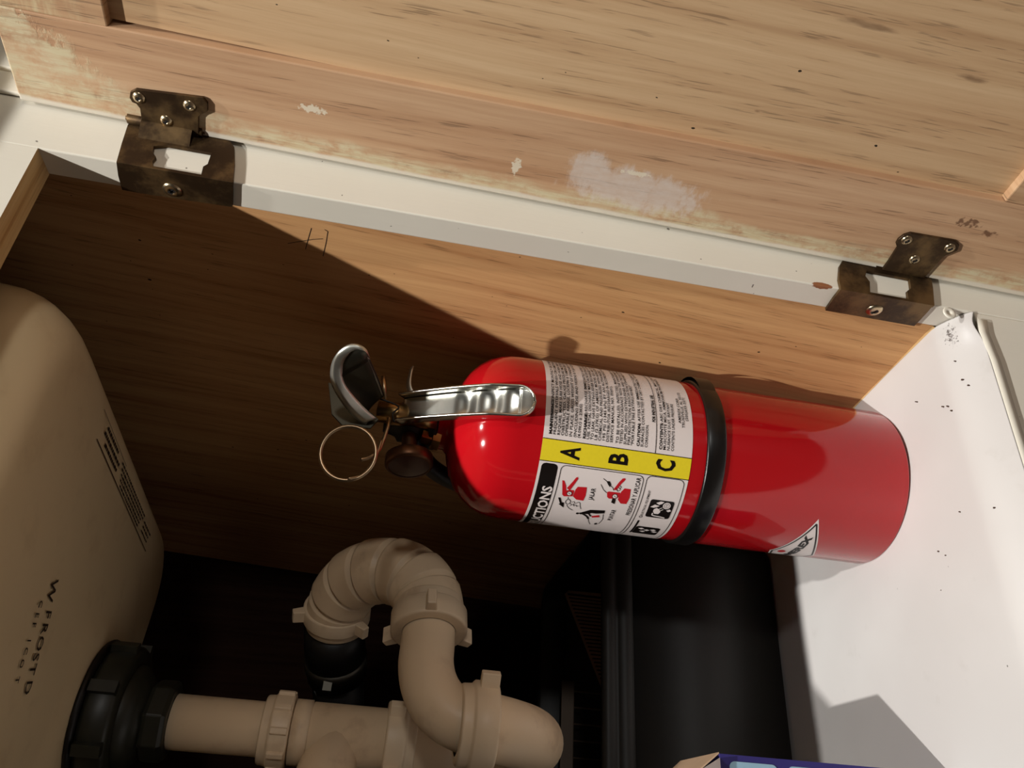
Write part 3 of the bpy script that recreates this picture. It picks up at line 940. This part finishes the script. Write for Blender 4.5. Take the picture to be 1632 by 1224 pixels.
# --- instruction pictograms
line(ink, rrect(-95, -14.6, 176.2, 228.2, 3.2), 0.4, 0.38)
line(ink, rrect(-95, -14.0, 150.2, 174.2, 3.2), 0.4, 0.38)
redp = MB()
BODY1 = [(-34.6, 216.9), (-29.5, 216.5), (-27.3, 215.5), (-26.8, 209.9), (-32.7, 209.3), (-37.0, 209.8), (-36.8, 214.3)]
poly(redp, BODY1, 0.3)
poly(redp, [(-29.2, 222.0), (-30.6, 219.9), (-22.1, 216.4), (-20.9, 216.7), (-21.2, 217.8), (-24.2, 219.3)], 0.32)
poly(redp, [(-24.3, 225.9), (-24.4, 224.6), (-27.5, 222.9), (-31.0, 221.9), (-30.1, 220.0), (-30.2, 217.1), (-32.7, 217.0), (-34.7, 217.2), (-35.5, 222.4), (-34.4, 223.7)], 0.3)
poly(redp, [(-32.6, 188.9), (-26.7, 188.1), (-24.2, 186.6), (-24.2, 182.6), (-30.3, 181.9), (-35.2, 182.7), (-35.4, 186.3)], 0.3)
poly(redp, [(-28.3, 196.8), (-27.7, 195.7), (-27.5, 188.6), (-30.1, 188.0), (-32.2, 190.1), (-32.8, 194.4), (-31.8, 195.9)], 0.31)
poly(redp, [(-26.0, 193.4), (-26.3, 191.5), (-21.5, 189.3), (-18.5, 187.3), (-17.5, 187.8), (-18.0, 189.3), (-20.7, 191.0)], 0.32)
poly(redp, [(-49.9, 201.1), (-48.0, 196.6), (-50.1, 195.7), (-51.6, 200.3)], 0.34)
lab(redp.build('red_pictogram', M_inkred, label), 'red extinguisher silhouettes')
def disc(mb, s, z, r, dr, n=14):
    poly(mb, [(s + r * math.cos(2 * math.pi * k / n), z + r * math.sin(2 * math.pi * k / n)) for k in range(n)], dr)
def ring2(mb, s, z, r, w, dr, rz=None, n=16):
    rz = rz or r
    line(mb, [(s + r * math.cos(2 * math.pi * k / n), z + rz * math.sin(2 * math.pi * k / n)) for k in range(n + 1)], w, dr)
for gs, gz in ((-32.8, 219.6), (-30.5, 191.3)):
    disc(ink, gs, gz, 1.75, 0.40); disc(wt, gs, gz, 1.35, 0.46)
    line(ink, [(gs - .5, gz - .7), (gs + .4, gz + .6)], 0.35, 0.5)
poly(ink, [(-37.0, 225.7), (-36.7, 224.3), (-40.6, 222.7), (-40.4, 221.2), (-44.9, 220.5), (-42.2, 224.3), (-41.6, 223.5)], 0.38)
ring2(ink, -39.4, 218.9, 2.0, 0.4, 0.38, 1.5)
line(ink, [(-37.6, 219.4), (-35.6, 219.6)], 0.35, 0.38)
for L in ([(-41.9, 219.0), (-43.2, 218.5), (-45.0, 216.9), (-46.5, 214.2)], [(-40.3, 214.4), (-38.5, 212.3), (-39.3, 211.2), (-41.5, 210.7), (-44.3, 209.5)],
          [(-40.6, 217.4), (-41.6, 215.8), (-40.4, 214.8), (-42.4, 214.6), (-41.2, 213.3), (-42.6, 212.6), (-41.6, 211.8)],
          [(-39.4, 216.6), (-38.6, 215.2), (-39.8, 214.6)], [(-42.8, 217.0), (-41.8, 216.2)],
          [(-23.6, 201.8), (-26.9, 199.5), (-28.9, 196.9)], [(-19.6, 201.1), (-21.2, 198.5), (-20.9, 197.0)], [(-22.8, 197.0), (-24.8, 194.0), (-26.6, 193.0)],
          [(-24.0, 190.6), (-25.2, 189.0), (-26.2, 189.6), (-26.8, 190.6), (-25.4, 191.2)], [(-24.6, 192.0), (-25.8, 191.6)], [(-22.8, 190.0), (-23.6, 188.8), (-24.6, 189.2)],
          [(-53.1, 202.3), (-57.3, 200.9), (-60.7, 199.1)], [(-46.6, 194.3), (-51.9, 193.2), (-58.4, 194.1)]):
    line(ink, L, 0.34, 0.38)
poly(ink, [(-21.2, 198.7), (-20.9, 196.7), (-22.9, 195.5), (-24.7, 195.9), (-23.0, 197.5)], 0.38)
poly(ink, [(-32.2, 192.4), (-32.5, 190.2), (-36.4, 190.0), (-35.4, 192.4)], 0.38)
disc(ink, -49.0, 210.4, 0.95, 0.38)
poly(ink, [(-48.3, 209.6), (-43.9, 203.5), (-42.8, 194.2), (-44.1, 194.1), (-45.3, 200.6), (-46.8, 201.6), (-48.2, 203.9), (-49.6, 208.6)], 0.38)
poly(ink, [(-44.6, 201.0), (-44.3, 194.1), (-45.5, 194.0), (-46.9, 199.0), (-46.8, 201.6)], 0.385)
line(ink, [(-48.4, 207.6), (-51.0, 203.6), (-53.6, 202.2)], 1.3, 0.385)
line(ink, [(-47.6, 203.6), (-50.4, 201.4)], 1.0, 0.385)
poly(ink, [(-57.2, 195.8), (-59.4, 194.6), (-60.4, 196.2), (-58.4, 196.8)], 0.385)
put(ink, 'JALAR', -35.4, 205.7, 2.9, 1.0, 0.38, width=8.6, bold=0.06)
put(ink, 'PUNTAR', -52.2, 189.0, 2.9, 1.0, 0.38, width=11.2, bold=0.06)
put(ink, 'PRESIONAR Y APLICAR', -44.4, 179.3, 2.9, 1.0, 0.38, width=28.4, bold=0.06)
put(ink, 'C ELECTRICAL EQUIPMENT', -44.6, 170.7, 1.5, 1.0, 0.38, width=21.3, bold=0.02)
ring2(ink, -44.1, 170.7, 1.0, 0.25, 0.38)
line(ink, [(-48, 170.7), (-66, 170.7)], 1.2, 0.38)
sq = rrect(-43.4, -28.9, 152.9, 168.4, 1.4)[:-1]
def rgrid(mb, s0, s1, z0, z1, r, dr):
    q = [s0, s0 + r * .3, s0 + r]; k = int((s1 - s0) / 1.5)
    q += [s0 + r + (s1 - s0 - 2 * r) * i / k for i in range(1, k + 1)] + [s1 - r * .3, s1]
    def hh(s):
        e = min(s - s0, s1 - s)
        return (z1 - z0) / 2 - (0 if e >= r else r - math.sqrt(max(0, r * r - (r - e) ** 2)))
    mb.grid(lambda u, v: wrap(q[int(round(u * (len(q) - 1)))], (z0 + z1) / 2 + (2 * v - 1) * hh(q[int(round(u * (len(q) - 1)))]), dr), len(q) - 1, 1)
rgrid(ink, -43.4, -29.0, 152.9, 168.3, 1.4, 0.37)
rgrid(ink, -66.0, -54.4, 153.9, 169.8, 1.4, 0.37)
disc(wt, -32.6, 157.2, 2.5, 0.46)
ring2(ink, -32.6, 157.2, 1.7, 0.25, 0.5)
line(ink, [(-32.0, 158.0), (-32.0, 156.6)], 0.35, 0.5); line(ink, [(-33.2, 158.0), (-33.2, 156.6)], 0.35, 0.5)
poly(wt, [(-38.0, 164.6), (-36.2, 164.4), (-35.0, 163.0), (-36.0, 161.0), (-38.0, 159.8), (-39.8, 160.6), (-39.9, 163.2)], 0.46)
line(wt, [(-39.4, 164.3), (-41.2, 164.4), (-41.8, 162.6), (-42.0, 159.0), (-42.6, 155.6)], 0.8, 0.46)
line(wt, [(-36.2, 161.9), (-34.4, 159.6)], 0.45, 0.46); line(wt, [(-37.4, 160.7), (-35.6, 158.6)], 0.45, 0.46)
poly(wt, [(-34.8, 167.3), (-32.6, 164.9), (-33.3, 161.6), (-34.4, 163.2), (-35.2, 165.0)], 0.46)
poly(wt, [(-31.3, 164.4), (-29.8, 161.8), (-30.0, 159.4), (-31.6, 160.6), (-32.4, 162.2)], 0.46)
poly(wt, [(-36.2, 156.5), (-34.9, 154.6), (-36.1, 153.3), (-37.2, 155.0)], 0.46)
for a, c in ((-57, 166), (-58.5, 162), (-57.5, 158), (-60, 156.5), (-61, 164)):
    poly(wt, [(a, c + 2.2), (a + 1.1, c), (a + .2, c - 2), (a - 1.4, c - .4)], 0.46)
lab(ink.build('black_print', M_ink, label, weld=False), 'fine black instructions and pictograms')
lab(wt.build('white_print', M_lab, label, weld=False), 'white reversed lettering and icons')
# black retaining strap
b = MB().lathe([(54.0, 126.3), (55.6, 126.3), (56.2, 127.2), (56.2, 137.6), (55.6, 138.6), (54.0, 138.6)], (EX, EY, 0), (0, 0, 1), 96)
b.grid(lambda u, v: (EX + (58.5 - 2.5 * abs(2 * u - 1) ** 2) * math.cos(math.radians(-58 + 44 * u)), EY + (58.5 - 2.5 * abs(2 * u - 1) ** 2) * math.sin(math.radians(-58 + 44 * u)), 127 + 11 * v), 12, 1)
lab(b.build('retaining_strap', M_gloss, ext), 'glossy black strap round the cylinder')
# maker's badge, a tilted diamond near the foot
bw, bk, bi = MB(), MB(), MB()
def badge(sc):
    pts = [Vector((-27.5, 57.2)), Vector((-67, 73)), Vector((-106.5, 57.2)), Vector((-67, 41.4))]
    c = sum(pts, Vector((0, 0))) / 4
    return [c + (p - c) * sc for p in pts]
def badge_fill(mb, sc, dr):
    p = badge(sc)
    def fn(u, v):
        a = p[0].lerp(p[1], u) if True else None
        q0 = p[0].lerp(p[1], u); q1 = p[3].lerp(p[2], u)
        r = q0.lerp(q1, v)
        return wrap(r.x, r.y, dr)
    mb.grid(fn, 28, 28)
badge_fill(bw, 1.0, 0.12)
bd = bw.build('badge', M_lab, ext)
lab(bd, 'white diamond maker badge with slab lettering')
pp = badge(0.90)
line(bk, [tuple(q) for q in pp + pp[:1]], 1.0, 0.25)
put(bk, 'AMEREX', -41.6 - 39.5, 57.4, 5.0, 1.0, 0.25, width=39.5, bold=0.42, shear=0.15)
bk.build('badge_print', M_ink, bd)
disc(bi, -66, 65.2, 2.6, 0.3); bi.build('badge_emblem', M_inkred, bd)

# valve head
b = MB().lathe([(14, 303), (15.5, 304), (15.5, 308), (11, 309.5), (11, 314), (13, 315), (13, 328), (10, 330), (8, 338), (0.01, 338)], (EX, EY, 0), (0, 0, 1), 28)
lab(b.build('valve_body', M_black, ext), 'dark valve body')
b = MB().lathe([(0.01, 304.5), (6.9, 304.5), (6.9, 318), (6.5, 318.5), (6.5, 324), (7.4, 324.5), (7.4, 336), (6.7, 336.5), (6.7, 343), (0.01, 343.6)], (EX - 2, 109, 0), (0, 0, 1), 28)
b.build('valve_stem', M_brass, ext)
MB().lathe([(0.01, 0), (7, 0), (7, 5), (5, 5.5), (5, 12), (0.01, 12)], (EX - 12, 119, 301), (0.1, -.1, 1), 6, smooth=False).build('valve_nut', M_brass, ext)

# long carrying handle: a shallow aluminium channel that droops in front of the shoulder
hp0, hp1 = Vector((-68.5, 106, 327)), Vector((-75.8, 58.5, 250.5))
hdir = (hp1 - hp0).normalized()
hw = Vector((0.985, -0.17, 0)); hw = (hw - hdir * hw.dot(hdir)).normalized()
hn = hw.cross(hdir).normalized()
if hn.y > 0: hn = -hn
HL = (hp1 - hp0).length
def hbump(t):
    return 2.0 * (0.5 - 0.5 * math.cos((t - 0.42) / 0.58 * 3 * 2 * math.pi)) if t > 0.42 else 0.0
def handle_fn(u, v):
    """u along, v across: flange, web, flange"""
    t = u * 1.0
    half = 8.6 + 0.8 * t
    end = HL - half
    L = t * HL
    if L > end:
        x = (L - end) / half
        half = half * math.sqrt(max(0.0, 1 - x * x)) + 0.02
    fl = 8.0 * (1 - 0.75 * max(0, (t - 0.72) / 0.28))
    c = hp0 + hdir * L + hn * (3.2 * math.sin(math.pi * t) ** 0.8)
    w = (v - 0.5) * 2
    if abs(w) > 0.6:
        k = (abs(w) - 0.6) / 0.4
        off = hw * math.copysign(half, w) + hn * (fl * k)
    else:
        off = hw * (half * w / 0.6) + hn * (-hbump(t) * (1 - (w / 0.6) ** 4) * (1 if L < end else 0.4))
    return c + off
us = 90
b = MB()
vs = [0, .07, .14, .19, .20, .21, .25, .33, .42, .5, .58, .67, .75, .79, .80, .81, .86, .93, 1.0]
b.grid(lambda u, v: handle_fn(u, vs[int(round(v * (len(vs) - 1)))]), us, len(vs) - 1)
lab(b.build('carry_handle', M_steel, ext, solid=1.3), 'bright aluminium carrying handle with finger grips')
# upper squeeze lever: a hollow stamped spoon seen from its open underside
LVI = [(-80.3, 100, 342.3), (-78.2, 88, 352.5), (-74.7, 72, 363), (-70.5, 60, 365.1), (-68.7, 50, 362.9), (-66.2, 45, 357.7), (-67.1, 46, 352.3), (-66.7, 58, 348.8), (-65.2, 76, 344.7), (-65, 96, 340)]
LVO = [(-82.7, 102, 347.3), (-81.3, 88, 357.7), (-75.5, 72, 367.9), (-70.5, 60, 369.8), (-66.5, 50, 367.2), (-63.2, 45, 360), (-64, 46, 351.7), (-64.9, 58, 348.3), (-64.7, 76, 344.4), (-64.9, 96, 339.6)]
lin_in = smooth_path(LVI, 6); lin_out = smooth_path(LVO, 6)
nl = len(lin_in)
def lever_fn(u, v):
    i = u * (nl // 2 - 1); k = int(i)
    a = lin_in[k]; c = lin_in[nl - 1 - k]
    p = a.lerp(c, v)
    return p + Vector((-0.05, 0.70, 0.70)) * (4 * v * (1 - v) * 10.5 * (0.35 + 0.65 * math.sin(min(1, (1 - u) * 1.6) * 1.57)))
b = MB()
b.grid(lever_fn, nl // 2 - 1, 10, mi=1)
# rolled outer rim: rounded strip between the hollow's edge and the outline
def rim_fn(u, v):
    k = int(round(u * (nl - 1)))
    a, c = lin_in[k], lin_out[k]
    return a.lerp(c, v) + Vector((-0.2, -0.45, 0.8)) * (2.2 * math.sin(v * math.pi)) + Vector((0, 0.9, 0.3)) * (5.0 * max(0, v - .75) * 4)
b.grid(rim_fn, nl - 1, 8)
lab(b.build('squeeze_lever', [M_lever, M_levershade], ext, solid=1.0), 'dull steel squeeze lever with curled tip')
b = MB()
pl = [(-57, 100, 376), (-79, 100, 370), (-86, 100, 362), (-85, 100, 345), (-78, 100, 341), (-70, 100, 352), (-58, 100, 366)]
b.plate(lambda a, z, t: (a, 104 + t, z), [(p[0], p[2]) for p in pl], 0, 1.4)
b.build('lever_bracket', M_levershade, ext, bevel=0.3)
# little hanging hook behind the handle
b = MB().grid(lambda u, v: (-54.5 + 3.5 * u + 18 * u ** 2.2, 108 + 3 * v, 318 + 9 * math.sin(u * 1.7) * (1 - .25 * u) + 4.5 * v * (1 - .75 * u)), 12, 2)
b.build('hanger_hook', M_lever, ext, solid=1.0)
# locking pin and ring
ring = []
rc = Vector((-111, 88, 354.6))
vd = (Vector((-302.5, -330.2, 324.9)) - rc).normalized()
vd = (vd + Vector((0.25, 0, 0.15))).normalized()
r1 = vd.cross(Vector((0, 0, 1))).normalized(); r2 = r1.cross(vd)
for k in range(36):
    a = 2 * math.pi * k / 36
    ring.append(rc + r1 * 16.3 * math.cos(a) + r2 * 16 * math.sin(a))
MB().tube(ring, 1.2, 8, closed=True).build('pull_ring', M_wire, ext)
MB().tube(smooth_path([(-112, 93, 347), (-109, 94, 342), (-104, 95, 338), (-96, 97, 336), (-84, 99, 334.5), (-77, 103, 335)], 5), 1.2, 8).tube([(-64, 103, 339), (-56, 101, 341), (-49, 100, 342.5)], 1.4, 8).build('locking_pin', M_wire, ext)
MB().tube(smooth_path([(-127, 88, 352), (-123, 90, 345), (-114, 92, 340), (-105, 94, 338), (-96, 96, 337)], 4), 0.9, 6).build('ring_tail', M_wire, ext)
MB().tube(smooth_path([(-66, 99.5, 342), (-70, 98.5, 330), (-76, 98, 333), (-82, 97, 331)], 4), 0.6, 6).build('tamper_seal', M_black, ext)
# pressure gauge on the left of the valve
gx = Vector((-1, -0.12, -0.1)).normalized()
go = Vector((-93, 117, 319))
b = MB().lathe([(0.01, -2), (5, -2), (5, 0), (13, 0.6), (15, 2), (15.2, 8), (14, 9.4), (12.8, 9.4)], go, gx, 36)
b.lathe([(5, -14), (5, -1)], go, gx, 16)
g = b.build('pressure_gauge', M_gauge, ext)
MB().lathe([(12.8, 9.1), (8, 10.2), (0.01, 10.6)], go, gx, 28).build('gauge_lens', M_gface, g)
# short black hose leaving the valve and tucked behind the strap
MB().tube(smooth_path([(-72, 130, 317), (-78, 142, 313), (-82, 160, 300), (-83, 176, 278), (-83, 184.5, 245), (-82, 185.5, 200), (-82, 185.5, 150), (-82, 185.5, 112)], 6), 6.5, 16).build('hose', M_black, ext)

# ------------------------------------------------------------------ black bin with a leaflet
binr = thing('storage_bin', 'black plastic bin standing behind the extinguisher at the back', 'bin', (-230, 400, 0))
BX0, BX1, BY0, BY1 = -420, -64, 257, 482
def bin_ring(e, z, r=18, n=6):
    x0, x1, y0, y1 = BX0 - e, BX1 + e, BY0 - e, BY1 + e
    out = []
    for cx, cy, a0 in ((x1 - r, y1 - r, 0), (x0 + r, y1 - r, 90), (x0 + r, y0 + r, 180), (x1 - r, y0 + r, 270)):
        for k in range(n + 1):
            a = math.radians(a0 + 90 * k / n)
            out.append((cx + r * math.cos(a), cy + r * math.sin(a), z))
    return out
def loft(mb, rings, cap0=False, cap1=False, smooth=True):
    n = len(rings[0]); v = [p for r in rings for p in r]; f = []
    for i in range(len(rings) - 1):
        for k in range(n):
            f.append((i * n + k, i * n + (k + 1) % n, (i + 1) * n + (k + 1) % n, (i + 1) * n + k))
    if cap0: f.append(tuple(range(n)))
    if cap1: f.append(tuple((len(rings) - 1) * n + k for k in range(n)))
    return mb.add(v, f, 0, smooth)
b = loft(MB(), [bin_ring(-6, 1.2), bin_ring(-2, 3), bin_ring(3, 128), bin_ring(1, 128), bin_ring(-8, 8)], True, True)
lab(b.build('tub', M_bin, binr), 'smooth black plastic tub wall')
b = loft(MB(), [bin_ring(3.2, 127), bin_ring(6, 128), bin_ring(6.5, 135), bin_ring(4.5, 139), bin_ring(3.5, 140), bin_ring(4.5, 143), bin_ring(5.5, 147), bin_ring(4, 151), bin_ring(0, 152), bin_ring(-2, 149), bin_ring(-2, 127)])
b.build('rim', M_bin, binr)
for k in range(17):
    x = -405 + k * 15.0
    MB().tube([(x, 462, 12), (x, 462, 60), (x, 462, 124)], 0.8, 8).build('wire', M_rackwire, binr)
MB().box(-412, -156, 458, 461, 120, 133).build('rack_rail', M_rackwire, binr, bevel=0.8)
leaf = thing('leaflet', 'printed paper leaflet propped inside the black bin', 'leaflet', (-110, 440, 40))
b = MB().plate(lambda a, z, t: (a, 440 - t, z), [(-75, 137), (-71, 133), (-69, 40), (-230, 40), (-172, 94)], 0, 0.5)
b.build('sheet', M_leaf, leaf)
b = MB()
# lines of type run down the turned sheet
for k in range(24):
    x = -75 - k * 3.6
    zt = 135 - (k * 3.6 + 2) * 0.44
    stroke(b, [(x, zt), (x, 70)], 1.3 if k else 2.2, lambda a, c: (a, 439.3, c))
b.build('print', M_stain, leaf)

# ------------------------------------------------------------------ blue carton at the front
box = thing('blue_carton', 'navy and light blue cardboard carton with its top flap open, nearest the viewer', 'carton', (-300, 115, 0))
KX, KY, KZ = -253.0, 93.0, 135.0
bx0, by1 = -360.0, 150.0
b = MB()
b.box(bx0, KX, KY, KY + 1, 1, KZ); b.box(bx0, KX, by1 - 1, by1, 1, KZ)
b.box(KX - 1, KX, KY + 1, by1 - 1, 1, KZ); b.box(bx0, bx0 + 1, KY + 1, by1 - 1, 1, KZ); b.box(bx0, KX, KY, by1, 0.6, 1.2)
b.build('carton_body', M_navy, box)
fl = MB()
fl.hexa([(KX, KY + 1, KZ), (KX, by1 - 1, KZ), (KX + 0.8, by1 - 1, KZ), (KX + 0.8, KY + 1, KZ), (KX - 14, KY + 4, KZ + 17), (KX - 14, by1 - 4, KZ + 17), (KX - 13, by1 - 4, KZ + 17), (KX - 13, KY + 4, KZ + 17)])
lab(fl.build('flap', M_card, box), 'open brown flap')
fl = MB()
fl.hexa([(bx0, KY, KZ), (KX - 2, KY, KZ), (KX - 2, KY + .8, KZ), (bx0, KY + .8, KZ), (bx0 + 4, KY - 9, KZ + 14), (KX - 9, KY - 9, KZ + 14), (KX - 9, KY - 8.2, KZ + 14), (bx0 + 4, KY - 8.2, KZ + 14)])
lab(fl.build('flap', M_lab, box), 'white inside flap')
for z0, z1 in ((103, 130), (4, 97)):
    q = rrect(bx0 + 5, KX - 3.2, z0, z1, 3)[:-1]
    MB().plate(lambda a, z, t: (a, KY - t, z), q, 0.05, 0.35).build('printed_panel', M_lblue, box)
b = MB()
for txt, z, x in (('2', 124, KX - 10), ('8', 115.5, KX - 9), ('80', 107, KX - 10)):
    v, f, w = text_tris(txt, 4.2, 0.8)
    b.add([(x - w + p, KY - 0.5, z - 2 + q) for p, q in v], f)
b.build('carton_print', M_navy, box)

for o in bpy.data.objects:
    if o.name.split('.')[0] in ('white_print', 'black_print', 'red_pictogram', 'care_label', 'stamped_lettering', 'print', 'carton_print', 'pencil_mark', 'badge_print'):
        o['kind'] = 'stuff'
